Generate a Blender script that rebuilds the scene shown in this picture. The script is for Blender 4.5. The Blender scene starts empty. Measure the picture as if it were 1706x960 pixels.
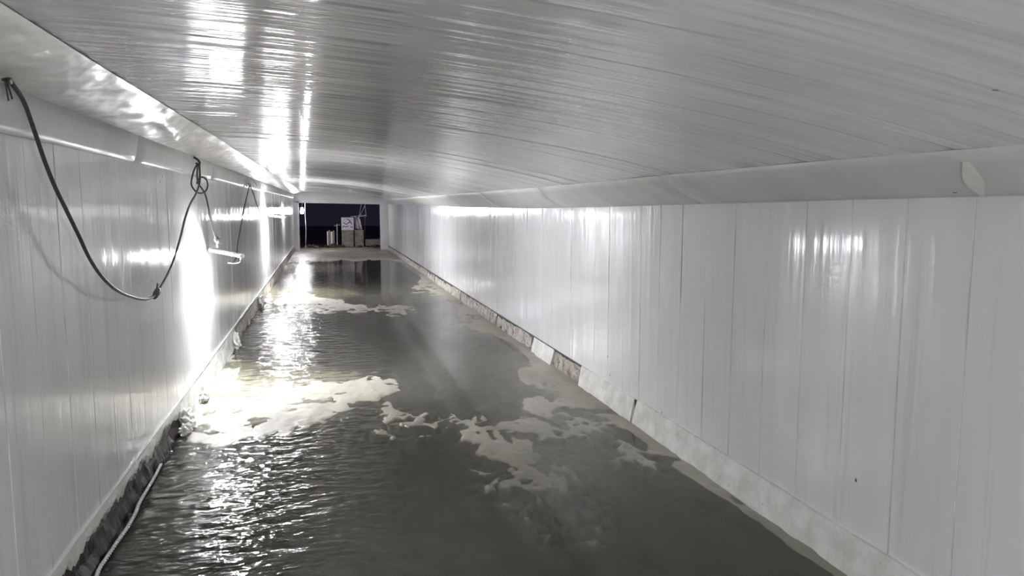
import bpy, math, random
import numpy as np
from mathutils import Vector, Matrix

random.seed(7)
scene = bpy.context.scene
C = scene.collection

# ------------------------------------------------------------------ camera
cam_data = bpy.data.cameras.new('camera')
cam = bpy.data.objects.new('camera', cam_data); C.objects.link(cam)
F = 1232.0
cam_data.sensor_width = 36.0
cam_data.lens = F / 1706.0 * 36.0
cam_data.clip_start = 0.02; cam_data.clip_end = 300
ph = math.atan(138 / F); th = math.atan(313 * math.cos(ph) / F)
right = Vector((math.cos(th), -math.sin(th), 0))
fwd = Vector((math.sin(th) * math.cos(ph), math.cos(th) * math.cos(ph), -math.sin(ph)))
up = right.cross(fwd)
cam.matrix_world = Matrix(((right.x, up.x, -fwd.x, 0), (right.y, up.y, -fwd.y, 0), (right.z, up.z, -fwd.z, 1.6), (0, 0, 0, 1)))
scene.camera = cam

# ------------------------------------------------------------------ world, exposure
world = bpy.data.worlds.new('night'); scene.world = world
world.use_nodes = True
bg = world.node_tree.nodes['Background']
bg.inputs[0].default_value = (0.35, 0.30, 0.55, 1); bg.inputs[1].default_value = 0.008
scene.view_settings.view_transform = 'Standard'
scene.view_settings.look = 'None'
scene.view_settings.gamma = 1.0
scene.view_settings.use_curve_mapping = False
scene.view_settings.exposure = 1.88
scene.cycles.max_bounces = 14
scene.cycles.diffuse_bounces = 7
scene.cycles.glossy_bounces = 6
scene.cycles.transparent_max_bounces = 12
scene.cycles.sample_clamp_indirect = 12.0
LAMP = 270.0          # radiance of the tube lamps
BARE = 100.0

# ------------------------------------------------------------------ dimensions (metres)
XL, XR = -1.05, 2.21              # faces of the clad walls
Y0, Y1 = -6.0, 27.0               # tunnel behind the camera to its mouth
PW = 0.3125                       # wall panel width
CW = 0.385                        # ceiling panel width

# ------------------------------------------------------------------ node helpers
def mat(name):
    m = bpy.data.materials.new(name); m.use_nodes = True
    nt = m.node_tree; nt.nodes.clear()
    out = nt.nodes.new('ShaderNodeOutputMaterial')
    return m, nt, out
def N(nt, typ, **kw):
    n = nt.nodes.new(typ)
    for k, v in kw.items():
        if k.startswith('i_'):
            key = k[2:]
            n.inputs[int(key) if key.isdigit() else key.replace('_', ' ')].default_value = v
        else: setattr(n, k, v)
    return n
def pos_scaled(nt, sc):
    g = N(nt, 'ShaderNodeNewGeometry')
    v = N(nt, 'ShaderNodeVectorMath', operation='MULTIPLY'); v.inputs[1].default_value = sc
    nt.links.new(g.outputs['Position'], v.inputs[0])
    return v.outputs[0]
def noise(nt, sc, scale=1.0, detail=3.0, rough=0.5):
    n = N(nt, 'ShaderNodeTexNoise'); n.inputs['Scale'].default_value = scale
    n.inputs['Detail'].default_value = detail; n.inputs['Roughness'].default_value = rough
    nt.links.new(pos_scaled(nt, sc), n.inputs['Vector'])
    return n.outputs['Fac']
def ramp(nt, fac, stops, interp='LINEAR'):
    r = N(nt, 'ShaderNodeValToRGB'); r.color_ramp.interpolation = interp
    el = r.color_ramp.elements
    while len(el) < len(stops): el.new(0.5)
    for e, (p, c) in zip(el, stops):
        e.position = p; e.color = c if len(c) == 4 else (*c, 1)
    nt.links.new(fac, r.inputs[0])
    return r.outputs[0]
def mix(nt, fac, a, b, mode='MIX'):
    n = N(nt, 'ShaderNodeMix', data_type='RGBA', blend_type=mode)
    for s, v in ((0, fac), (6, a), (7, b)):
        if hasattr(v, 'links'): nt.links.new(v, n.inputs[s])
        else: n.inputs[s].default_value = v
    return n.outputs[2]
def bsdf(nt, out, col, rough, bumps=(), spec=0.5, metal=0.0, coat=0.0):
    b = N(nt, 'ShaderNodeBsdfPrincipled')
    if hasattr(col, 'links'): nt.links.new(col, b.inputs['Base Color'])
    else: b.inputs['Base Color'].default_value = (*col, 1)
    if hasattr(rough, 'links'): nt.links.new(rough, b.inputs['Roughness'])
    else: b.inputs['Roughness'].default_value = rough
    b.inputs['Specular IOR Level'].default_value = spec
    b.inputs['Metallic'].default_value = metal
    b.inputs['Coat Weight'].default_value = coat
    prev = None
    for h, dist, st in bumps:
        bp = N(nt, 'ShaderNodeBump'); bp.inputs['Distance'].default_value = dist
        bp.inputs['Strength'].default_value = st
        nt.links.new(h, bp.inputs['Height'])
        if prev: nt.links.new(prev, bp.inputs['Normal'])
        prev = bp.outputs[0]
    if prev: nt.links.new(prev, b.inputs['Normal'])
    nt.links.new(b.outputs[0], out.inputs[0])
    return b
def plain(name, col, rough, spec=0.5, metal=0.0, nscale=20.0, amp=0.25, bump=0.002):
    m, nt, out = mat(name)
    f = noise(nt, (1, 1, 1), nscale, 4)
    lo = tuple(c * (1 - amp) for c in col); hi = tuple(min(1, c * (1 + amp)) for c in col)
    c = ramp(nt, f, [(0.3, lo), (0.7, hi)])
    bsdf(nt, out, c, rough, [(f, bump, 0.6)], spec, metal)
    return m

# ------------------------------------------------------------------ materials
def panel_mat(name, base, ribs, rough, wave, dirt=True, spec=0.5, seam=None, rib_scale=20):
    """glossy white ribbed plastic cladding; ribs run across the tunnel, so relief varies along Y only"""
    m, nt, out = mat(name)
    h1 = noise(nt, (0.6 / rib_scale, 1, 0.6 / rib_scale), rib_scale, 2, 0.5)          # fine ribs
    h2 = noise(nt, (0.25, 1, 0.25), 2.2, 2, 0.5)         # bowing of the sheet
    tone = noise(nt, (0.5, 3, 0.5), 1.5, 3)
    c = mix(nt, ramp(nt, tone, [(0.3, (0, 0, 0)), (0.7, (1, 1, 1))]), (*[b * 0.90 for b in base], 1), (*base, 1))
    if dirt:
        drip = noise(nt, (1.2, 16, 0.5), 1.0, 4, 0.6)
        c = mix(nt, ramp(nt, drip, [(0.60, (0, 0, 0)), (0.80, (0.35, 0.35, 0.35))]), c, (0.42, 0.42, 0.39, 1))
        v = N(nt, 'ShaderNodeTexVoronoi'); v.inputs['Scale'].default_value = 5.0
        nt.links.new(pos_scaled(nt, (1, 1.0, 0.75)), v.inputs['Vector'])
        sp = ramp(nt, v.outputs['Distance'], [(0.028, (1, 1, 1)), (0.045, (0, 0, 0))])
        gate = ramp(nt, noise(nt, (1, 1, 1), 3.0, 2), [(0.53, (0, 0, 0)), (0.55, (1, 1, 1))])
        sp = mix(nt, 1.0, sp, gate, 'MULTIPLY')
        c = mix(nt, sp, c, (0.12, 0.10, 0.09, 1))
    if seam:      # grime along the wall panel joints; on the ceiling, painted soft shadow lines
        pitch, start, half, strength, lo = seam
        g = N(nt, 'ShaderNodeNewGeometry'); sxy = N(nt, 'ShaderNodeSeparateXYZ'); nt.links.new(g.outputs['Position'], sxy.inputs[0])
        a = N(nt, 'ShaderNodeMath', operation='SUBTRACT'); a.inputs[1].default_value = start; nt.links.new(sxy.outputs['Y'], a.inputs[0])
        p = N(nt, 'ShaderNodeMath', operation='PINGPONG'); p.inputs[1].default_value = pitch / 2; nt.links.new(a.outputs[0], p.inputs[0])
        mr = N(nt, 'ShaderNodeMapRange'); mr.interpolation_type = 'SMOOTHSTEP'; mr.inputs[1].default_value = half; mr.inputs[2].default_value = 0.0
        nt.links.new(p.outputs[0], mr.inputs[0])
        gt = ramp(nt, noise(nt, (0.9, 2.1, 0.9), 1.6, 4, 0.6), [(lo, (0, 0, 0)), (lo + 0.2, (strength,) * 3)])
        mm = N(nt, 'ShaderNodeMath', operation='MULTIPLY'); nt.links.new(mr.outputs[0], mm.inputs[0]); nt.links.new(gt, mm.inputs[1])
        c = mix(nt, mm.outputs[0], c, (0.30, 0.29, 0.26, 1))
    r = ramp(nt, noise(nt, (1, 4, 0.6), 1.3, 3), [(0.3, (rough * 0.75,) * 3), (0.7, (rough * 1.3,) * 3)])
    bsdf(nt, out, c, r, [(h2, wave, 1.0), (h1, ribs, 1.0)], spec)
    return m
M = {}
M['wall'] = panel_mat('white_wall_cladding', (0.865, 0.865, 0.875), 0.0022, 0.10, 0.010, spec=0.36, seam=(PW, -1.0, 0.008, 0.8, 0.45))
M['ceiling'] = panel_mat('white_ceiling_cladding', (0.87, 0.855, 0.865), 0.0085, 0.10, 0.010, spec=0.6, rib_scale=15, seam=(CW, -1.2, 0.022, 0.45, 0.36))  # seam tone paints broad soft shadow lines at the ceiling joints
M['backing'] = plain('grey_sealant_backing', (0.28, 0.28, 0.27), 0.7)
M['fascia'] = panel_mat('grey_white_fascia_sheet', (0.78, 0.78, 0.775), 0.0008, 0.38, 0.004)
m, nt, out = mat('crumpled_plastic_film')
cr = noise(nt, (1, 0.7, 1.2), 5, 2, 0.5)
cr2 = noise(nt, (1, 1, 1), 3, 2)
bsdf(nt, out, ramp(nt, cr2, [(0.3, (0.74, 0.74, 0.72)), (0.7, (0.82, 0.81, 0.80))]), 0.22, [(cr, 0.025, 1.0)], 0.6)
M['film'] = m

# bed of silt under and above the water: colour follows how high the deposit stands
m, nt, out = mat('silt_and_concrete_bed')
g = N(nt, 'ShaderNodeNewGeometry'); sx = N(nt, 'ShaderNodeSeparateXYZ'); nt.links.new(g.outputs['Position'], sx.inputs[0])
mr = N(nt, 'ShaderNodeMapRange'); mr.inputs[1].default_value = -0.05; mr.inputs[2].default_value = 0.012
nt.links.new(sx.outputs['Z'], mr.inputs[0])
n1 = noise(nt, (1, 1, 1), 14, 4, 0.6)
ad = N(nt, 'ShaderNodeMath', operation='MULTIPLY_ADD'); ad.inputs[1].default_value = 0.22
nt.links.new(n1, ad.inputs[0]); nt.links.new(mr.outputs[0], ad.inputs[2])
col = ramp(nt, ad.outputs[0], [(0.22, (0.30, 0.288, 0.222)), (0.55, (0.34, 0.328, 0.26)), (0.80, (0.39, 0.38, 0.31)), (0.98, (0.43, 0.42, 0.35))])
murk = ramp(nt, noise(nt, (1, 0.45, 1), 0.9, 4, 0.6), [(0.36, (0.55, 0.54, 0.50)), (0.62, (1, 1, 1))])
col = mix(nt, 1.0, col, murk, 'MULTIPLY')
bsdf(nt, out, col, 0.45, [(n1, 0.006, 0.6)], 0.5)
M['bed'] = m

# water: thin clear sheet with ripples
m, nt, out = mat('shallow_water')
w1 = noise(nt, (1.0, 1.7, 1), 6.5, 2, 0.45)
w2 = noise(nt, (1.0, 1.0, 1), 2.5, 2, 0.5)
calm = ramp(nt, noise(nt, (1, 0.6, 1), 0.8, 2), [(0.35, (0.15, 0.15, 0.15)), (0.60, (1, 1, 1))])
# livelier along the left wall, where it drips
gx = N(nt, 'ShaderNodeNewGeometry'); sp_ = N(nt, 'ShaderNodeSeparateXYZ'); nt.links.new(gx.outputs['Position'], sp_.inputs[0])
lm = N(nt, 'ShaderNodeMapRange'); lm.inputs[1].default_value = 0.7; lm.inputs[2].default_value = -0.3
lm.inputs[3].default_value = 0.02; lm.inputs[4].default_value = 1.0
nt.links.new(sp_.outputs['X'], lm.inputs[0])
st = N(nt, 'ShaderNodeMath', operation='MULTIPLY'); nt.links.new(calm, st.inputs[0]); nt.links.new(lm.outputs[0], st.inputs[1])
b1 = N(nt, 'ShaderNodeBump'); b1.inputs['Distance'].default_value = 0.027
nt.links.new(w1, b1.inputs['Height']); nt.links.new(lm.outputs[0], b1.inputs['Strength'])
b2 = N(nt, 'ShaderNodeBump'); b2.inputs['Distance'].default_value = 0.0022; b2.inputs['Strength'].default_value = 0.8
nt.links.new(w2, b2.inputs['Height']); nt.links.new(b1.outputs[0], b2.inputs['Normal'])
gl = N(nt, 'ShaderNodeBsdfGlossy'); gl.inputs['Roughness'].default_value = 0.08
tr = N(nt, 'ShaderNodeBsdfTransparent'); tr.inputs['Color'].default_value = (0.90, 0.90, 0.86, 1)
fr = N(nt, 'ShaderNodeFresnel'); fr.inputs['IOR'].default_value = 1.45
mx = N(nt, 'ShaderNodeMixShader')
nt.links.new(b2.outputs[0], gl.inputs['Normal']); nt.links.new(b2.outputs[0], fr.inputs['Normal'])
nt.links.new(fr.outputs[0], mx.inputs[0]); nt.links.new(tr.outputs[0], mx.inputs[1]); nt.links.new(gl.outputs[0], mx.inputs[2])
nt.links.new(mx.outputs[0], out.inputs[0])
M['water'] = m

def mortar(name, lo, hi, spots, amount):
    m, nt, out = mat(name)
    a = noise(nt, (1, 1, 1), 6, 5, 0.65); b = noise(nt, (1, 1, 1), 30, 4, 0.6)
    c = ramp(nt, a, [(0.30, lo), (0.62, hi)])
    c = mix(nt, ramp(nt, b, [(amount, (0, 0, 0)), (amount + 0.05, (1, 1, 1))]), c, (*spots, 1))
    bsdf(nt, out, c, 0.42, [(b, 0.008, 0.7), (a, 0.02, 0.5)], 0.5)
    return m
M['kerb'] = mortar('white_mortar', (0.56, 0.55, 0.51), (0.80, 0.80, 0.77), (0.20, 0.18, 0.15), 0.67)
M['kerb_dirty'] = mortar('stained_mortar', (0.10, 0.085, 0.065), (0.52, 0.48, 0.42), (0.10, 0.08, 0.06), 0.56)
M['kerb_brown'] = mortar('brownish_mortar', (0.22, 0.19, 0.16), (0.60, 0.56, 0.52), (0.14, 0.11, 0.09), 0.58)
M['soil'] = mortar('dark_wet_soil', (0.012, 0.009, 0.009), (0.035, 0.026, 0.024), (0.10, 0.08, 0.07), 0.68)
M['trim'] = plain('white_plastic_trim', (0.82, 0.83, 0.82), 0.25, nscale=8, amp=0.08)
M['rubber'] = plain('dark_grey_cable_rubber', (0.075, 0.068, 0.062), 0.5, nscale=60)
M['tape'] = plain('dark_tape', (0.05, 0.042, 0.04), 0.45, nscale=90)
M['rope'] = plain('grey_white_rope_fibre', (0.78, 0.74, 0.74), 0.7, nscale=120, amp=0.3)
M['metal'] = plain('aluminium_lamp_back', (0.75, 0.76, 0.78), 0.3, metal=0.6)
M['wire'] = plain('pale_wire', (0.75, 0.74, 0.72), 0.35)
M['cream'] = plain('pale_streak_and_plank', (0.95, 0.93, 0.87), 0.45, amp=0.05)  # pale planks, and the painted light streak on the right cove
M['concrete'] = plain('dim_concrete', (0.34, 0.31, 0.27), 0.8, nscale=6, amp=0.35)
M['board'] = plain('white_board_sheet', (0.85, 0.80, 0.88), 0.5, nscale=5, amp=0.15)
M['marks'] = plain('dark_paint_marks', (0.03, 0.025, 0.03), 0.6)
M['steel'] = plain('white_painted_steel', (0.82, 0.78, 0.80), 0.4)
M['mud'] = plain('dark_wet_ground', (0.055, 0.05, 0.04), 0.55, nscale=2, amp=0.4, bump=0.02)
def emit(name, col, s):
    m, nt, out = mat(name)
    e = N(nt, 'ShaderNodeEmission'); e.inputs[0].default_value = (*col, 1); e.inputs[1].default_value = s
    nt.links.new(e.outputs[0], out.inputs[0]); return m
M['glow'] = emit('lit_tube_diffuser', (0.95, 0.96, 1.0), LAMP)
M['glow_bulb'] = emit('lit_bulb', (0.95, 0.93, 1.0), BARE)

# ------------------------------------------------------------------ mesh helpers
class MB:
    def __init__(s): s.v = []; s.f = []
    def add(s, vs, fs):
        o = len(s.v); s.v += [tuple(v) for v in vs]; s.f += [tuple(i + o for i in f) for f in fs]
    def box(s, x0, x1, y0, y1, z0, z1):
        s.add([(x, y, z) for z in (z0, z1) for y in (y0, y1) for x in (x0, x1)],
              [(0, 2, 3, 1), (4, 5, 7, 6), (0, 1, 5, 4), (2, 6, 7, 3), (0, 4, 6, 2), (1, 3, 7, 5)])
    def tube(s, pts, r, n=8, cap=True, squash=None):
        pts = [Vector(p) for p in pts]; rings = []
        ref = Vector((0.13, 0.2, 1)).normalized()
        for i, p in enumerate(pts):
            t = (pts[min(i + 1, len(pts) - 1)] - pts[max(i - 1, 0)]).normalized()
            a = t.cross(ref); a = a.normalized() if a.length > 1e-4 else t.orthogonal().normalized()
            b = t.cross(a).normalized(); ref = -b if b.dot(ref) < 0 else b
            rr = r[i] if isinstance(r, (list, tuple)) else r
            rings.append([p + (a * math.cos(2 * math.pi * k / n) + b * math.sin(2 * math.pi * k / n)) * rr for k in range(n)])
        vs = [v for rg in rings for v in rg]; fs = []
        for i in range(len(pts) - 1):
            for k in range(n):
                fs.append((i * n + k, i * n + (k + 1) % n, (i + 1) * n + (k + 1) % n, (i + 1) * n + k))
        if cap: fs += [tuple(reversed(range(n))), tuple((len(pts) - 1) * n + k for k in range(n))]
        s.add(vs, fs)
    def build(s, name, material, parent=None, smooth=False):
        me = bpy.data.meshes.new(name); me.from_pydata(s.v, [], s.f); me.update()
        if smooth: me.polygons.foreach_set('use_smooth', [True] * len(me.polygons))
        import bmesh
        bm = bmesh.new(); bm.from_mesh(me); bmesh.ops.recalc_face_normals(bm, faces=bm.faces); bm.to_mesh(me); bm.free()
        me.materials.append(material)
        o = bpy.data.objects.new(name, me); C.objects.link(o)
        if parent: o.parent = parent
        return o
def tag(o, label=None, cat=None, group=None, kind=None):
    if label: o['label'] = label
    if cat: o['category'] = cat
    if group: o['group'] = group
    if kind: o['kind'] = kind
    return o
def empty(name, loc=(0, 0, 0)):
    o = bpy.data.objects.new(name, None); C.objects.link(o); o.location = loc; return o
def spline(pts, k=6):
    pts = [Vector(p) for p in pts]; out = []
    for i in range(len(pts) - 1):
        p0, p1, p2, p3 = pts[max(i - 1, 0)], pts[i], pts[i + 1], pts[min(i + 2, len(pts) - 1)]
        for j in range(k):
            t = j / k
            out.append(0.5 * ((2 * p1) + (p2 - p0) * t + (2 * p0 - 5 * p1 + 4 * p2 - p3) * t * t + (3 * p1 - p0 - 3 * p2 + p3) * t ** 3))
    out.append(pts[-1]); return out
_rng = np.random.RandomState(3); _T = _rng.rand(256, 256)
def vnoise(x, y):
    x = np.asarray(x, float); y = np.asarray(y, float)
    xi = np.floor(x).astype(int); yi = np.floor(y).astype(int); fx = x - xi; fy = y - yi
    fx = fx * fx * (3 - 2 * fx); fy = fy * fy * (3 - 2 * fy)
    g = lambda a, b: _T[a % 256, b % 256]
    return (g(xi, yi) * (1 - fx) + g(xi + 1, yi) * fx) * (1 - fy) + (g(xi, yi + 1) * (1 - fx) + g(xi + 1, yi + 1) * fx) * fy
def fbm(x, y, o=4):
    s = 0; a = 0.5; t = 0
    for i in range(o):
        s = s + a * vnoise(np.asarray(x) * 2 ** i + 17 * i, np.asarray(y) * 2 ** i + 31 * i); t += a; a *= 0.55
    return s / t
def structure(o): o['kind'] = 'structure'; return o

# ------------------------------------------------------------------ ceiling
def ceil_z(x, y):
    q = x + 0.75; base = 2.085 - 0.010 * q - 0.041 * q * q
    return base + 0.022 * (float(fbm(x * 0.5 + 5, y * 0.35, 2)) - 0.5)
b = MB(); n = 34
XC0, XC1 = -0.78, 1.93
for j in range(2):
    pass
vs = []; fs = []
ys = np.linspace(Y0, Y1, 70); xs = np.linspace(XC0, XC1, 9)
for y in ys:
    for x in xs: vs.append((x, y, ceil_z(x, y) + 0.016))
for i in range(len(ys) - 1):
    for j in range(8):
        a = i * 9 + j; fs.append((a, a + 1, a + 10, a + 9))
b.add(vs, fs)
ceiling = structure(b.build('ceiling', M['backing']))
y = -1.2
while y < Y1 - 0.05:
    y2 = min(y + CW, Y1)
    tilt = random.uniform(-0.0022, 0.0022); gap = 0.0016; ch = 0.004
    prof = [(y + gap, 0.014), (y + gap, ch), (y + gap + ch, 0), ((y + y2) / 2, -0.0004), (y2 - gap - ch, 0), (y2 - gap, ch), (y2 - gap, 0.014)]
    vs = []; fs = []; xs = np.linspace(XC0, XC1, 9)
    for x in xs:
        for (yy, dz) in prof: vs.append((x, yy, ceil_z(x, yy) + dz + tilt * (yy - y) / CW * 2 - tilt))
    k = len(prof)
    for i in range(8):
        for j in range(k - 1):
            a = i * k + j; fs.append((a, a + 1, a + k + 1, a + k))
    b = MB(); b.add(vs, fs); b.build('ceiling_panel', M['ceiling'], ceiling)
    y = y2
# light streak at the ceiling's right edge is a pale strip, built further down
# ------------------------------------------------------------------ walls
def wall(name, xf, side, z0, ztop):
    b = MB(); b.box(xf + (0.012 if side > 0 else -0.112), xf + (0.112 if side > 0 else -0.012), Y0, Y1, -0.2, ztop + 0.05)
    w = structure(b.build(name, M['backing']))
    # one panel, face towards the tunnel, chamfered long edges
    g = 0.0008; ch = 0.0018; t = 0.012
    sec = [(g, t), (g, ch), (g + ch, 0), (PW * 0.5, -0.0006), (PW - g - ch, 0), (PW - g, ch), (PW - g, t)]
    b = MB(); vs = []; 
    for z in (z0, (z0 + ztop) / 2, ztop):
        bow = 0.0012 if z not in (z0, ztop) else 0
        for (yy, dx) in sec: vs.append(((dx - bow) * side, yy - PW / 2, z))
    k = len(sec); fs = [(i * k + j, i * k + j + 1, (i + 1) * k + j + 1, (i + 1) * k + j) for i in range(2) for j in range(k - 1)]
    b.add(vs, fs)
    proto = b.build('wall_panel', M['wall'], w)
    i = 0; y = -1.0
    while y + PW < Y1 + 0.02:
        o = proto if i == 0 else proto.copy()
        if i: C.objects.link(o); o.parent = w
        o.location = (xf + random.uniform(-0.0005, 0.0005), y + PW / 2, 0)
        o.rotation_euler = (0, random.uniform(-0.0018, 0.0018), random.uniform(-0.0025, 0.0025))
        y += PW; i += 1
    return w
wall_right = wall('wall_right', XR, 1, 0.165, 1.72)
wall_left = wall('wall_left', XL, -1, 0.19, 1.96)
b = MB(); b.box(XL - 0.1, XR + 0.1, Y0 - 0.1, Y0, -0.2, 2.2)
structure(b.build('wall_back', M['wall']))

# ------------------------------------------------------------------ coves between walls and ceiling
def sweep(name, material, prof_fn, ya, yb, step, parent=None, thick=0.0, smooth=True):
    ys = np.arange(ya, yb + step * 0.5, step); vs = []; k = None
    for y in ys:
        p = prof_fn(float(y)); k = len(p)
        vs += [(x, float(y), z) for x, z in p]
    fs = [(i * k + j, i * k + j + 1, (i + 1) * k + j + 1, (i + 1) * k + j) for i in range(len(ys) - 1) for j in range(k - 1)]
    b = MB(); b.add(vs, fs); o = b.build(name, material, parent, smooth)
    if thick:
        md = o.modifiers.new('thickness', 'SOLIDIFY'); md.thickness = thick; md.offset = 1
    return o
def right_edge(y):
    return float(np.interp(y, [-6, 2.0, 2.7, 4.8, 7.8, 12, 20, 27], [1.64, 1.63, 1.622, 1.597, 1.565, 1.575, 1.62, 1.65]))
def cove_right(y):
    e = right_edge(y) + 0.006 * (float(fbm(y * 0.9, 3.3, 2)) - 0.5); z1 = ceil_z(1.90, y) - 0.004
    pts = []
    for k in range(7):
        t = k / 6
        x = 1.90 + (2.188 - 1.90) * t
        zz = z1 + (e - z1) * (t ** 0.85) - 0.012 * math.sin(t * math.pi)
        pts.append((x, zz))
    pts.append((2.204, e + 0.006))
    return pts
tr1 = empty('trim_1'); structure(tr1)
y = -1.2
while y < Y1:
    y2 = min(y + 2.6, Y1); sweep('cove_sheet', M['fascia'], cove_right, y, y2 - 0.001, (y2 - y - 0.001) / 12, tr1, 0.004); y = y2
def cove_left_film(y):
    z0 = ceil_z(-0.74, y) - 0.004; pts = []
    for k in range(9):
        t = k / 8
        x = -0.74 + (-1.0 + 0.74) * t; z = z0 + (1.99 - z0) * t
        amp = 0.012 + 0.07 * math.exp(-((y - 5.0) / 1.3) ** 2) + 0.05 * math.exp(-((y - 11.5) / 1.5) ** 2)
        d = amp * (float(fbm(y * 2.4 + 9, t * 3.0, 4)) - 0.5) * math.sin(t * math.pi)
        pts.append((x + d * 0.5, z + d - 0.008 * math.sin(t * math.pi)))
    return pts
def cove_left_fascia(y):
    w = 0.010 * (float(fbm(y * 0.8, 7.7, 2)) - 0.5)
    return [(-1.0, 1.99), (-1.006, 1.93 + w), (-1.018, 1.87 + w), (-1.03, 1.843 + w), (-1.05, 1.843 + w)]
tr2 = empty('trim_2'); structure(tr2)
tr3 = empty('trim_3'); structure(tr3)
y = -1.2
while y < Y1:
    y2 = min(y + 2.9, Y1)
    sweep('plastic_film', M['film'], cove_left_film, y, y2, (y2 - y) / (70 if y < 9 else 26), tr2)
    sweep('fascia_sheet', M['fascia'], cove_left_fascia, y, y2 - 0.001, (y2 - y - 0.001) / 12, tr3, 0.004)
    y = y2

# ------------------------------------------------------------------ mouth of the tunnel
b = MB()
b.box(XL - 0.1, -0.89, Y1, Y1 + 0.12, -0.2, 2.3); b.box(1.93, XR + 0.12, Y1, Y1 + 0.12, -0.2, 2.3)
vs = [(-0.89, Y1, 1.70), (1.93, Y1, 1.645), (1.93, Y1, 2.3), (-0.89, Y1, 2.3), (-0.89, Y1 + .12, 1.70), (1.93, Y1 + .12, 1.645), (1.93, Y1 + .12, 2.3), (-0.89, Y1 + .12, 2.3)]
b.add(vs, [(0, 1, 2, 3), (4, 7, 6, 5), (0, 4, 5, 1), (2, 6, 7, 3), (0, 3, 7, 4), (1, 5, 6, 2)])
end = structure(b.build('wall_far', M['wall']))
tr4 = empty('trim_4'); structure(tr4)
b = MB(); b.box(-0.93, -0.86, Y1 - 0.03, Y1 - 0.002, 0.0, 1.74); b.build('frame_post', M['trim'], tr4)
b = MB()
b.add([(-0.93, Y1 - .03, 1.685), (1.97, Y1 - .03, 1.63), (1.97, Y1 - .03, 1.69), (-0.93, Y1 - .03, 1.745), (-0.93, Y1 - .002, 1.685), (1.97, Y1 - .002, 1.63), (1.97, Y1 - .002, 1.69), (-0.93, Y1 - .002, 1.745)],
      [(0, 1, 2, 3), (4, 7, 6, 5), (0, 4, 5, 1), (2, 6, 7, 3), (0, 3, 7, 4), (1, 5, 6, 2)])
b.build('frame_header', M['trim'], tr4)

# ------------------------------------------------------------------ floor and water
def gauss(X, Y, cx, cy, rx, ry, rot=0.0):
    c, s = math.cos(rot), math.sin(rot)
    dx, dy = X - cx, Y - cy; u = (dx * c + dy * s) / rx; v = (-dx * s + dy * c) / ry
    return np.exp(-(0.8 * (u * u + v * v)) ** 1.3)
def floor_height(X, Y):
    h = -0.046 + 0.016 * (fbm(X * 1.1 + 3, Y * 0.5, 3) - 0.5)
    rag = fbm(X * 4.0, Y * 2.6 + 11, 6) - 0.5
    rg2 = fbm(X * 5.0 + 60, Y * 3.0 + 31, 6) - 0.5
    fine = fbm(X * 11 + 40, Y * 7 + 3, 4) - 0.5
    patches = [  # centre x, y, half sizes, rotation, height
        (0.05, 6.25, 0.50, 0.75, 0.0, 0.060), (-0.40, 5.75, 0.30, 0.60, 0.0, 0.044), (0.42, 6.6, 0.22, 0.35, 0, 0.04),
        (0.38, 5.10, 0.10, 0.13, 0.5, 0.062), (0.45, 5.62, 0.07, 0.12, 0, 0.054), (0.64, 5.50, 0.07, 0.22, 0.5, 0.060), (0.72, 5.18, 0.06, 0.16, 0.4, 0.062), (0.82, 5.46, 0.09, 0.08, 0, 0.058),
        (0.94, 5.30, 0.11, 0.18, 0.2, 0.060), (1.10, 4.85, 0.18, 0.38, 0.4, 0.060), (1.20, 4.15, 0.26, 0.36, 0.35, 0.068), (0.84, 4.38, 0.06, 0.10, 0, 0.050), (0.92, 4.02, 0.06, 0.06, 0, 0.050),
        (1.35, 5.10, 0.30, 0.22, 0.0, 0.052), (1.62, 5.60, 0.35, 0.30, 0.3, 0.044), (1.70, 4.95, 0.30, 0.14, 0.2, 0.054), (1.85, 6.3, 0.3, 0.8, 0.0, 0.044),
        (1.86, 4.35, 0.12, 0.25, 0.4, 0.050), (1.30, 3.50, 0.08, 0.12, 0.3, 0.040),
        (1.06, 3.45, 0.02, 0.30, 0.0, 0.043), (-0.75, 6.0, 0.25, 0.8, 0.0, 0.050), (-0.85, 7.6, 0.12, 1.0, 0, 0.045), (-0.75, 5.1, 0.14, 0.35, 0, 0.042),
        (0.5, 11.7, 0.75, 0.45, 0.1, 0.054), (1.15, 11.1, 0.35, 0.6, 0, 0.050), (1.85, 10.2, 0.3, 1.2, 0, 0.046), (0.0, 12.8, 0.7, 1.0, 0, 0.044), (1.7, 14.2, 0.5, 1.4, 0, 0.045),
        (-0.2, 10.3, 0.35, 1.0, 0, 0.040), (-0.55, 13.5, 0.3, 1.3, 0, 0.050),
    ]
    for cx, cy, rx, ry, rot, a in patches:
        h = h + a * gauss(X + rag * 0.26 + fine * 0.30, Y + rg2 * 0.8 + fine * 0.75, cx, cy, rx, ry, rot)
    # silt banked along the right kerb
    edge = 2.15 - X
    wob = 0.10 + 0.05 * np.sin(Y * 2.1 + 0.5) + 0.14 * np.clip((Y - 3.4) / 2.0, 0, 1)
    h = h + 0.056 * np.exp(-(edge / wob) ** 2)
    h = h + 0.04 * np.exp(-((X + 1.02) / 0.10) ** 2) * (Y > 5.2)
    # bare sill of concrete towards the mouth
    h = h + 0.060 * np.clip((Y - 21.6 + rag * 1.6) / 0.6, 0, 1)
    return np.minimum(h, 0.004) + 0.020 * rag * (h > -0.035) + 0.018 * fine
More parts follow.
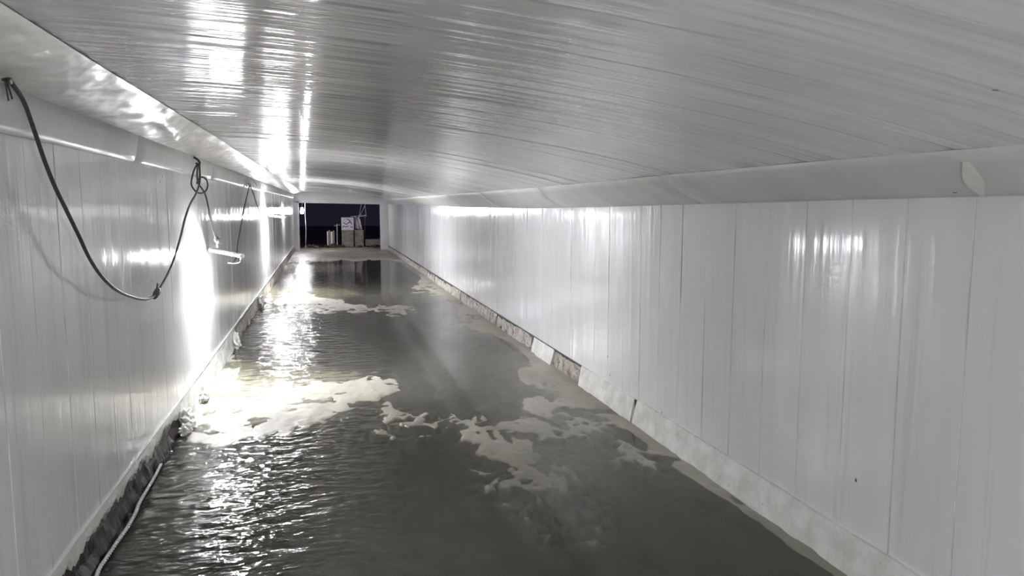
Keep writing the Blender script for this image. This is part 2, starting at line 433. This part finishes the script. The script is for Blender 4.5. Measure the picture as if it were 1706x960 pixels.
def grid_object(name, xs, ys, zfn, material):
    Xg, Yg = np.meshgrid(xs, ys); Z = zfn(Xg, Yg) if zfn else np.zeros_like(Xg)
    v = np.stack([Xg, Yg, Z], -1).reshape(-1, 3); nx, ny = len(xs), len(ys)
    a = (np.arange(ny - 1)[:, None] * nx + np.arange(nx - 1)[None, :]).reshape(-1)
    f = np.stack([a, a + 1, a + nx + 1, a + nx], -1)
    me = bpy.data.meshes.new(name)
    me.vertices.add(len(v)); me.vertices.foreach_set('co', v.ravel())
    me.loops.add(f.size); me.loops.foreach_set('vertex_index', f.ravel().astype(np.int32))
    me.polygons.add(len(f)); me.polygons.foreach_set('loop_start', (np.arange(len(f)) * 4).astype(np.int32))
    me.polygons.foreach_set('use_smooth', np.ones(len(f), bool))
    me.update(); me.validate(); me.materials.append(material)
    o = bpy.data.objects.new(name, me); C.objects.link(o); return o
ysf = np.concatenate([np.arange(Y0, 2, 0.12), np.arange(2, 8, 0.018), np.arange(8, 14, 0.035), np.arange(14, 29.01, 0.08)])
structure(grid_object('floor', np.arange(-1.20, 2.241, 0.016), ysf, floor_height, M['bed']))
w = grid_object('water', np.array([-1.049, -0.3, 0.6, 1.4, 2.155]), np.linspace(Y0, 22.6, 12), None, M['water'])
tag(w, 'shallow rippled murky water flooding the tunnel floor between the walls', 'water', kind='stuff')

# ------------------------------------------------------------------ mortar kerbs at the foot of the walls
def kerb_piece(parent, side, y0, y1, foot, top, ztop, material, rough=0.006, chip=0.02, label=None, zbot=-0.06, seed=0, lean=0.0):
    nseg = max(3, int((y1 - y0) / 0.07)); vs = []; K = 7
    ny = nseg + 1
    for i in range(ny):
        y = y0 + (y1 - y0) * i / nseg
        nz = lambda a, f=7.0: float(fbm(y * f + seed, a * 3.1 + seed, 3)) - 0.5
        fx = foot - side * chip * max(0, nz(1) * 2 + 0.1) * -1
        ltop = lean if i == nseg else 0
        prof = [(side * 0.10 + foot, zbot), (fx, zbot), (fx + side * rough * nz(2) * 2, 0.005 + rough * nz(3)),
                (foot + (top - foot) * 0.35 + side * 2 * rough * nz(4), 0.35 * ztop), (foot + (top - foot) * 0.7 + side * 2 * rough * nz(5), 0.72 * ztop),
                (top + side * rough * nz(6), ztop + rough * 1.5 * nz(7)), (side * 0.10 + foot, ztop + 0.004)]
        for x, z in prof: vs.append((x, y + lean * max(0, z) / ztop, z))
    fs = [(i * K + j, i * K + (j + 1) % K, (i + 1) * K + (j + 1) % K, (i + 1) * K + j) for i in range(nseg) for j in range(K)]
    fs += [tuple(range(K)), tuple(nseg * K + j for j in reversed(range(K)))]
    b = MB(); b.add(vs, fs); o = b.build('kerb_block', material, parent)
    if label: o['label'] = label
    return o
kr = empty('baseboard_right'); structure(kr)
RK = [(-1.0, 1.2, 'kerb', .17, 0), (1.204, 3.05, 'kerb', .17, 0), (3.052, 4.93, 'kerb', .172, 0), (4.955, 6.12, 'kerb', .168, 0.03), (6.14, 6.95, 'kerb_dirty', .150, 0), (6.965, 7.70, 'kerb', .160, 0),
      (7.80, 8.6, 'kerb_brown', .155, 0), (8.62, 9.5, 'kerb_brown', .15, 0), (9.52, 10.5, 'kerb_dirty', .16, 0), (10.53, 12.2, 'kerb_brown', .15, 0), (12.25, 13.1, 'kerb_brown', .16, 0), (13.15, 15.2, 'kerb_brown', .14, 0), (15.25, 18, 'kerb_brown', .15, 0), (18.05, 22, 'kerb_brown', .14, 0), (22.05, 26.95, 'kerb_brown', .14, 0)]
for i, (a, c, mm, zt, ln) in enumerate(RK):
    lab = {'kerb_dirty': 'brown stained and eroded mortar block of the kerb'}.get(mm)
    kerb_piece(kr, 1, a, c, 2.150 + (0.02 if mm == 'kerb_dirty' else 0.03 if mm == 'kerb_brown' else 0), 2.195, zt, M[mm], rough=0.005 if mm == 'kerb' else 0.018, chip=0.012 if mm == 'kerb' else 0.03, label=lab, seed=i * 5, lean=ln)
# thin dark joint strip lying behind the kerb's top edge
b = MB(); b.box(2.196, 2.24, -1.0, Y1 - .05, -0.05, 0.164); b.build('joint_strip', M['soil'], kr)
kl = empty('baseboard_left'); structure(kl)
LK = [(5.55, 6.35, 'kerb', .17), (6.37, 7.1, 'kerb', .16), (7.12, 8.2, 'kerb', .17), (8.23, 8.95, 'kerb', .18), (9.2, 12.0, 'kerb_brown', .15), (12.05, 12.9, 'kerb', .17), (12.95, 17, 'kerb_brown', .15), (17.05, 22, 'kerb_brown', .15), (22.05, 26.95, 'kerb_brown', .15)]
for i, (a, c, mm, zt) in enumerate(LK):
    kerb_piece(kl, -1, a, c, -1.015 if mm == 'kerb' else -1.03, -1.045, zt + 0.02, M[mm], rough=0.014, chip=0.05, seed=50 + i * 5)
# broken lumps at the foot of the left wall
def lump(parent, name, c, r, material, seed, label=None):
    vs = []; fs = []; nu, nv = 14, 9
    for j in range(nv + 1):
        for i in range(nu):
            u = 2 * math.pi * i / nu; v = math.pi * j / nv
            d = Vector((math.sin(v) * math.cos(u), math.sin(v) * math.sin(u), math.cos(v)))
            k = 0.75 + 1.5 * (float(fbm(d.x * 2.3 + seed + d.z * 1.9, d.y * 2.3 - d.z * 1.3 + seed, 4)) - 0.42)
            vs.append((c[0] + d.x * r[0] * k, c[1] + d.y * r[1] * k, c[2] + d.z * r[2] * k))
    for j in range(nv):
        for i in range(nu): fs.append((j * nu + i, j * nu + (i + 1) % nu, (j + 1) * nu + (i + 1) % nu, (j + 1) * nu + i))
    b = MB(); b.add(vs, fs); o = b.build(name, material, parent)
    if label: o['label'] = label
    return o
for i, (x, y, z, r) in enumerate([(-1.0, 8.75, .07, (.05, .16, .09)), (-1.0, 6.35, .06, (.05, .12, .08)), (-1.0, 5.62, .06, (.06, .13, .08)), (-0.99, 5.45, .03, (.045, .08, .05)), (-0.99, 12.1, .08, (.06, .22, .09))]):
    lump(kl, 'mortar_lump', (x, y, z), r, M['kerb'], 3 + i * 2.3)
# dark eroded soil under the near end of the left wall
def soil(y):
    nz = lambda a: float(fbm(y * 9, a, 5)) - 0.5
    return [(-1.02 + 0.05 * nz(1), -0.04), (-1.03 + 0.06 * nz(2), 0.02), (-1.045 + 0.05 * nz(3), 0.06 + 0.04 * nz(8)), (-1.055 + 0.04 * nz(9), 0.10 + 0.04 * nz(4)), (-1.068 + 0.01 * nz(5), 0.14 + 0.03 * nz(6)), (-1.075, 0.20)]
sweep('soil_bank', M['soil'], soil, -1.0, 5.7, 0.025, kl, smooth=False)
# ragged lower lip of mortar left under the near panels
vs = []; fs = []; ysn = np.arange(2.4, 5.62, 0.012)
for i, y in enumerate(ysn):
    r = 0.03 + 0.13 * max(0, float(fbm(y * 6.0, 9.1, 4)) - 0.25) + 0.06 * (float(fbm(y * 25.0, 4.1, 3)) - 0.4)
    x = -1.042
    vs += [(x, y, 0.205), (x + 0.006, y, 0.20 - r * 0.6), (x - 0.004, y, 0.20 - r), (x - 0.02, y, 0.20 - r * 0.9)]
for i in range(len(ysn) - 1):
    for j in range(3): fs.append((i * 4 + j, i * 4 + j + 1, i * 4 + 5 + j, i * 4 + 4 + j))
b = MB(); b.add(vs, fs); b.build('mortar_lip', M['kerb'], kl)
# slim white sill strip along the bottom of the left cladding
b = MB(); b.box(-1.052, -1.040, -1.0, Y1 - .05, 0.195, 0.207); b.build('sill_strip', M['trim'], kl)

# ------------------------------------------------------------------ tube lamps
def tube_lamp(a, c, label, wire=False, group='tube lamps along the left wall, one of them added as fill', r=0.016, open_=10, glow='glow'):
    a = Vector(a); c = Vector(c); mid = (a + c) / 2; t = empty('tube_lamp', mid)
    tag(t, label, 'lamp', group)
    d = (c - a).normalized(); s = d.cross(Vector((0, 0, 1))).normalized(); u = s.cross(d).normalized()
    L = (c - a).length / 2
    def arc(a0, a1, n, rr, l0, l1, mb):
        vs = []; fs = []
        for l in (l0, l1):
            for i in range(n + 1):
                an = a0 + (a1 - a0) * i / n
                vs.append(d * l + s * (math.cos(an) * rr) + u * (math.sin(an) * rr))
        for i in range(n): fs.append((i, i + 1, n + 2 + i, n + 1 + i))
        fs += [tuple(range(n + 1)), tuple(range(2 * n + 1, n, -1)), (0, n + 1, 2 * n + 1, n)]
        mb.add(vs, fs)
    b = MB(); arc(math.radians(-180 - open_), math.radians(open_), 12, r, -L + .03, L - .03, b); b.build('diffuser', M[glow], t, False)
    b = MB(); arc(math.radians(open_ + 1), math.radians(179 - open_), 8, r + 0.002, -L + .03, L - .03, b); b.build('lamp_back', M['metal'], t, False)
    for sg in (-1, 1):
        b = MB(); b.tube([d * (sg * (L - 0.03)), d * (sg * L)], r + 0.003, 12); b.build('end_cap', M['trim'], t)
    if wire:
        p = d * (L * 0.86); q = d * (L * 0.2)
        b = MB(); b.tube(spline([p + u * .015, p - u * .05, p - u * .075 + d * -.10, q - u * 0.085 , q - u * .08 - d * .02], 6), 0.0014, 6)
        b.build('wire_hanger', M['wire'], t, True)
    return t
tube_lamp((-1.01, 7.15, 1.20), (-0.67, 6.5, 1.18), 'nearest lit white tube lamp, hung by looped cable off the left wall', True, open_=6)
tube_lamp((-1.005, 14.7, 1.41), (-0.66, 13.6, 1.39), 'second lit white tube lamp, half way down the left wall', open_=20)
tube_lamp((-1.005, 20.9, 1.50), (-0.90, 19.8, 1.50), 'small distant lit tube lamp on the left wall before the mouth', glow='glow_bulb')
tube_lamp((-1.005, -2.0, 1.25), (-0.75, -3.1, 1.25), 'unseen tube lamp added on the left behind the camera as fill light', open_=30)  # unseen lamp, added to fill the foreground with light
tube_lamp((2.12, -1.9, 1.35), (1.95, -3.1, 1.35), 'unseen tube lamp added on the right behind the camera as fill light', open_=30, group='added fill lamps')  # made-up lamp out of view, brightens the near left wall and water
# bulb hanging at the mouth
t = empty('hanging_bulb', (-0.76, 27.22, 1.42)); tag(t, 'small lit bulb hanging in the top left corner of the dark mouth', 'lamp')
b = MB(); b.tube([(0, 0, -.12), (0, 0, -.11), (0, 0, -.06), (0, 0, .04), (0, 0, .09)], [.012, .045, .062, .05, .025], 14); b.build('bulb', M['glow_bulb'], t, True)
b = MB(); b.tube([(0, 0, .09), (0, 0, .14)], .028, 12); b.build('lamp_socket', M['tape'], t, True)
b = MB(); b.tube([(0, 0, .14), (0.01, 0, .2), (0, -0.10, .40)], .006, 6); b.build('cord', M['rubber'], t, True)

# ------------------------------------------------------------------ cables
cab = empty('hanging_cable', (-0.97, 6.43, 1.92)); tag(cab, 'thick dark cable swagging from upper left corner, knotted at a hook above the near lamp', 'cable')
def rel(pts, o): return [Vector(p) - o.location for p in pts]
P1 = [(-0.97, 2.60, 2.03), (-0.97, 2.712, 2.017), (-0.97, 2.786, 1.988), (-0.97, 2.868, 1.945), (-0.97, 2.947, 1.853), (-0.97, 3.026, 1.755), (-0.97, 3.113, 1.667), (-0.97, 3.205, 1.593), (-0.97, 3.341, 1.484), (-0.97, 3.463, 1.383), (-0.97, 3.593, 1.303), (-0.97, 3.739, 1.237), (-0.97, 3.914, 1.181), (-0.97, 4.135, 1.131), (-0.97, 4.388, 1.087), (-0.97, 4.591, 1.076), (-0.97, 4.721, 1.089), (-0.97, 4.957, 1.144), (-0.97, 5.159, 1.203), (-0.97, 5.317, 1.27), (-0.97, 5.513, 1.37), (-0.97, 5.732, 1.502), (-0.965, 5.95, 1.609), (-0.96, 6.2, 1.69), (-0.955, 6.38, 1.79), (-0.96, 6.43, 1.925)]
b = MB(); b.tube(spline(rel(P1, cab), 5), 0.0078, 8); b.build('cable_run', M['rubber'], cab, True)
def facing(px, py, Y):   # a point in the upright plane at depth Y, used for the knot that faces down the tunnel
    x = (px - 853) / F; z = -(py - 480) / F
    r = right * x + up * z + fwd; k = Y / r.y
    return Vector((0, 0, 1.6)) + r * k
KN = [facing(x, y, 6.43 + dy) for x, y, dy in [(330, 272, 0), (324, 282, 0), (320, 296, 0), (319, 308, 0), (324, 317, -.01), (333, 322, -.02), (342, 319, -.03), (346, 310, -.03), (344, 300, -.03), (337, 295, -.02), (331, 299, -.02), (328, 306, 0)]]
b = MB(); b.tube(spline(rel(KN, cab), 5), 0.0068, 8); b.build('knot_loop', M['rubber'], cab, True)
P3 = [facing(x, y, yy) for x, y, yy in [(330, 272, 6.43), (328.5, 290, 6.43), (331, 306, 6.43), (341, 322, 6.45), (347, 345, 6.5), (352, 372, 6.6), (357, 390, 6.65), (361, 400, 6.7), (362, 412, 6.75)]]
b = MB(); b.tube(spline(rel(P3, cab), 5), 0.0068, 8); b.build('cable_drop', M['rubber'], cab, True)
hk = facing(330, 271, 6.43)
b = MB(); b.tube(spline(rel([hk + Vector((-.05, 0, .05)), hk + Vector((-.01, 0, .03)), hk + Vector((.012, 0, 0)), hk + Vector((0, 0, -.02)), hk + Vector((-.015, 0, 0))], cab), 4), 0.009, 8); b.build('hook', M['tape'], cab, True)
def wrap(parent, c, axis, r, L, seed, name='tape_wrap'):
    axis = Vector(axis).normalized(); c = Vector(c) - parent.location; pts = []; rr = []
    for i in range(9):
        t = i / 8 - 0.5; pts.append(c + axis * t * L); rr.append(r * (0.55 + 0.6 * math.cos(t * math.pi) + 0.35 * (float(fbm(i * 1.7 + seed, seed, 2)) - .5)))
    b = MB(); b.tube(pts, rr, 8); b.build(name, M['tape'], parent, True)
wrap(cab, (-0.97, 4.70, 1.086), (0, .75, .25), .017, .13, 2)
wrap(cab, (-0.97, 2.72, 2.013), (0, .5, -.25), .017, .09, 5)
wrap(cab, P3[7], (0.03, .1, -.2), .018, .07, 9)
# frayed tie ends at the tape
for base, ends in ((P3[7], [(0.03, 0, .02), (-.03, .01, .015), (.035, .02, -.03), (-.02, 0, -.035), (.0, .03, .035)]),
                   (Vector((-0.97, 4.70, 1.09)), [(0, .06, .05), (0, .03, .06), (0, -.06, -.02)]),
                   (Vector((-0.97, 2.72, 2.01)), [(0, .02, -.07), (0, .05, -.06), (0, .03, .03)])):
    c = base - cab.location
    for e in ends:
        b = MB(); b.tube([c, c + Vector(e) * .6, c + Vector(e) + Vector((0, 0, -.008))], .003, 5); b.build('frayed_end', M['tape'], cab)
c2 = empty('lamp_cable', (-0.97, 10.67, 1.875)); tag(c2, 'thin dark cable in an inverted V above the second lamp on the left wall', 'cable')
b = MB(); b.tube(spline(rel([(-0.985, 8.72, 0.98), (-0.97, 8.804, 1.044), (-0.97, 8.97, 1.17), (-0.97, 9.269, 1.297), (-0.97, 9.768, 1.541), (-0.97, 10.291, 1.733), (-0.97, 10.69, 1.885)], c2), 5), 0.0075, 6); b.build('cable_run', M['rubber'], c2, True)
b = MB(); b.tube(spline(rel([(-0.97, 10.69, 1.885), (-0.95, 11.0, 1.739), (-0.94, 11.4, 1.58), (-0.94, 12.0, 1.49), (-0.95, 13.4, 1.46), (-0.93, 14.4, 1.43)], c2), 5), 0.0075, 6); b.build('cable_drop', M['rubber'], c2, True)
b = MB(); b.tube(rel([(-1.03, 10.7, 1.91), (-0.96, 10.69, 1.885)], c2), 0.01, 6); b.build('hook', M['tape'], c2)
# shreds of film bunched round that hook
fl = MB()
for i in range(14):
    cx = Vector((-0.99 + random.uniform(0, .05), 10.7 + random.uniform(-1.0, .9), 1.93 + random.uniform(-.04, .05)))
    a = Vector((random.uniform(-.02, .02), random.uniform(.08, .3), random.uniform(-.05, .04))); n_ = Vector((.025, random.uniform(-.03, .03), -.03))
    fl.add([cx, cx + a * .5 + n_ * .4, cx + a, cx + n_, cx + a * .6 + n_ * 1.6, cx + a + n_], [(0, 1, 4, 3), (1, 2, 5, 4)])
fl.build('film_shred', M['film'], tr2)

# rope along the left foot: two twisted strands
path = spline([(-1.018, 4.798, 0.014), (-1.009, 4.587, 0.014), (-1.007, 4.35, 0.012), (-1.003, 4.177, 0.014), (-0.991, 4.031, 0.014), (-0.989, 3.869, 0.012), (-0.994, 3.701, 0.014), (-0.999, 3.548, 0.012), (-1.0, 3.434, 0.014), (-0.987, 3.297, 0.012), (-0.99, 3.0, 0.012), (-1.0, 2.6, 0.012)], 24)
rope = empty('rope', (-1.0, 4.0, 0.0)); tag(rope, 'pale twisted rope lying along the foot of the left wall at the water', 'rope')
for phs in (0, math.pi):
    pts = []; acc = 0
    for i, p in enumerate(path):
        if i: acc += (p - path[i - 1]).length
        an = acc / 0.045 * 2 * math.pi + phs
        pts.append(p + Vector((math.cos(an) * .0048, 0, math.sin(an) * .0048)) - rope.location)
    b = MB(); b.tube(pts, .0055, 6); b.build('strand', M['rope'], rope, True)

# streak of light on the right cove, modelled as a pale strip
STREAK = (1.90, 2.05, 0.12, 0.93)
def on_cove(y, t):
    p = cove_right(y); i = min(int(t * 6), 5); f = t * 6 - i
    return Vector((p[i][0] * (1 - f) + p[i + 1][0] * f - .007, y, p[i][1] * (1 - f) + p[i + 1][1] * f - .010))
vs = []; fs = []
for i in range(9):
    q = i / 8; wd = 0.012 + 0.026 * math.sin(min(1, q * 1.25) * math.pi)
    yc = STREAK[0] + (STREAK[1] - STREAK[0]) * q; tc = STREAK[2] + (STREAK[3] - STREAK[2]) * q
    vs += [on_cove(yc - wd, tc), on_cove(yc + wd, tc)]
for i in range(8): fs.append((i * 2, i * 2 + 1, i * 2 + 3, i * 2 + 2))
b = MB(); b.add(vs, fs); o = b.build('light_streak', M['cream'], tr1, True); o['label'] = 'pale strip put in for a streak of light on the cove'

# ------------------------------------------------------------------ dark yard beyond the mouth
b = MB(); b.add([(-14, 28.9, -.03), (16, 28.9, -.03), (16, 60, -.03), (-14, 60, -.03)], [(0, 1, 2, 3)])
structure(b.build('ground', M['mud']))
def stack(x0, x1, y0, y1, z0, z1, nx, nz, label, material, jit=.01):
    t = empty('block_stack', ((x0 + x1) / 2, (y0 + y1) / 2, z0)); tag(t, label, 'blocks')
    for i in range(nx):
        for k in range(nz):
            a = x0 + (x1 - x0) * i / nx; c = x0 + (x1 - x0) * (i + 1) / nx; e = z0 + (z1 - z0) * k / nz; h = z0 + (z1 - z0) * (k + 1) / nz
            j = random.uniform(-jit, jit); b = MB()
            b.box(a + .006 - t.location.x, c - .006 - t.location.x, y0 + j - t.location.y, y1 + j - t.location.y, e + (.004 if k else 0) - z0, h - z0)
            b.build('block', material, t)
    return t
stack(0.64, 1.10, 30.0, 30.4, -.03, .62, 1, 3, 'left pile of dim concrete blocks under the white board, beyond the mouth', M['concrete'])
stack(1.13, 1.50, 30.1, 30.5, -.03, .62, 1, 3, 'right pile of dim concrete blocks under the steel trestle, beyond the mouth', M['concrete'])
o = stack(1.55, 2.3, 30.2, 30.8, -.03, .24, 2, 1, 'low concrete slab lying at the right side beyond the mouth', M['concrete'])
t = empty('notice_board', (0.88, 30.1, .62)); tag(t, 'white board with dark scrawled marks standing on the concrete blocks', 'board')
b = MB(); b.box(-.24, .24, 0, .03, 0, .50); b.build('board_sheet', M['board'], t)
b = MB()
for x0, z0, x1, z1 in [(-.18, .30, -.05, .22), (-.05, .22, .10, .33), (-.12, .12, .04, .16), (.06, .40, .17, .22), (-.2, .1, -.12, .18), (.1, .14, .2, .1), (-.02, .44, .08, .38)]:
    dx, dz = x1 - x0, z1 - z0; l = math.hypot(dx, dz); nx, nz = -dz / l * .014, dx / l * .014
    b.add([(x0 - nx, -.004, z0 - nz), (x1 - nx, -.004, z1 - nz), (x1 + nx, -.004, z1 + nz), (x0 + nx, -.004, z0 + nz)], [(0, 1, 2, 3)])
b.build('painted_mark', M['marks'], t)
# crumpled white sheet heaped on the blocks
t = MB(); nu, nv = 18, 14; vs = []; fs = []
for j in range(nv + 1):
    for i in range(nu + 1):
        u = i / nu; v = j / nv; f = float(fbm(u * 5, v * 3 + 4, 4)) - .5
        vs.append((1.17 + .30 * u * (1 - .45 * v) + .05 * f, 30.28 + .12 * math.sin(u * 9 + v * 3) * .5 + .15 * f, 0.645 + .50 * v + .02 * math.sin(u * 7)))
for j in range(nv):
    for i in range(nu): a = j * (nu + 1) + i; fs.append((a, a + 1, a + nu + 2, a + nu + 1))
t.add(vs, fs); o = t.build('plastic_sheet', M['board'], None, True); tag(o, 'crumpled white plastic sheet bunched up beside the scrawled board', 'sheet')
md = o.modifiers.new('thickness', 'SOLIDIFY'); md.thickness = .004
t = empty('steel_trestle', (1.52, 30.7, .62)); tag(t, 'white steel A-frame trestle standing up behind the board beyond the mouth', 'trestle')
for nm, a, c in [('leg', (-.16, 0, .50), (-.06, .02, 1.02)), ('leg', (.12, 0, .52), (.08, .02, 1.04)), ('leg', (.05, .3, -.65), (.08, .04, .60)), ('leg', (-.12, .3, -.65), (-.16, .04, .6)), ('rung', (-.16, 0, .52), (.13, 0, .56)), ('brace', (-.13, 0, .54), (.09, .02, .98)), ('rung', (-.5, .02, .52), (.1, .02, .57))]:
    b = MB(); b.tube([a, c], .013, 6); b.build(nm, M['steel'], t)
t = empty('plank_bundle', (.22, 29.8, -.03)); tag(t, 'short upright pale planks leaning together left of the block piles', 'planks')
for i, (x, h, wd) in enumerate([(-.12, .62, .05), (-.05, .66, .06), (.03, .60, .07), (.11, .64, .06)]):
    b = MB(); b.box(x - wd / 2, x + wd / 2, .02 * i % .05, .05 + .02 * i % .05, 0, h); b.build('plank', M['concrete' if i % 2 else 'cream'], t)
t = empty('post', (.46, 30.0, -.03)); tag(t, 'thin pale post standing left of the scrawled board', 'post')
b = MB(); b.tube([(0, 0, 0), (.01, 0, .9)], .018, 6); b.build('post_shaft', M['steel'], t); b = MB(); b.tube([(-.1, .0, .82), (.12, 0, .86)], .012, 6); b.build('crosspiece', M['steel'], t)
b = MB(); b.tube(spline([(-.66, 27.6, 1.78), (-.67, 27.62, 1.3), (-.66, 27.63, .7), (-.69, 27.6, .05)], 8), .006, 6)
o = b.build('cord', M['wire'], None, True); tag(o, 'thin pale cord hanging down at the left side of the mouth', 'cord')
# low rubble bank
for i in range(16):
    x = random.uniform(-.8, 2.1); yv = random.uniform(28.3, 29.6)
    if i == 0: rb = empty('rubble_bank', (0.6, 29, -.02)); tag(rb, 'dark low heap of broken rubble lying just beyond the mouth', 'rubble')
    lump(rb, 'stone', (x - .6, yv - 29, .03), (random.uniform(.08, .2), random.uniform(.08, .15), random.uniform(.05, .10)), M['mud'], i * 1.9)
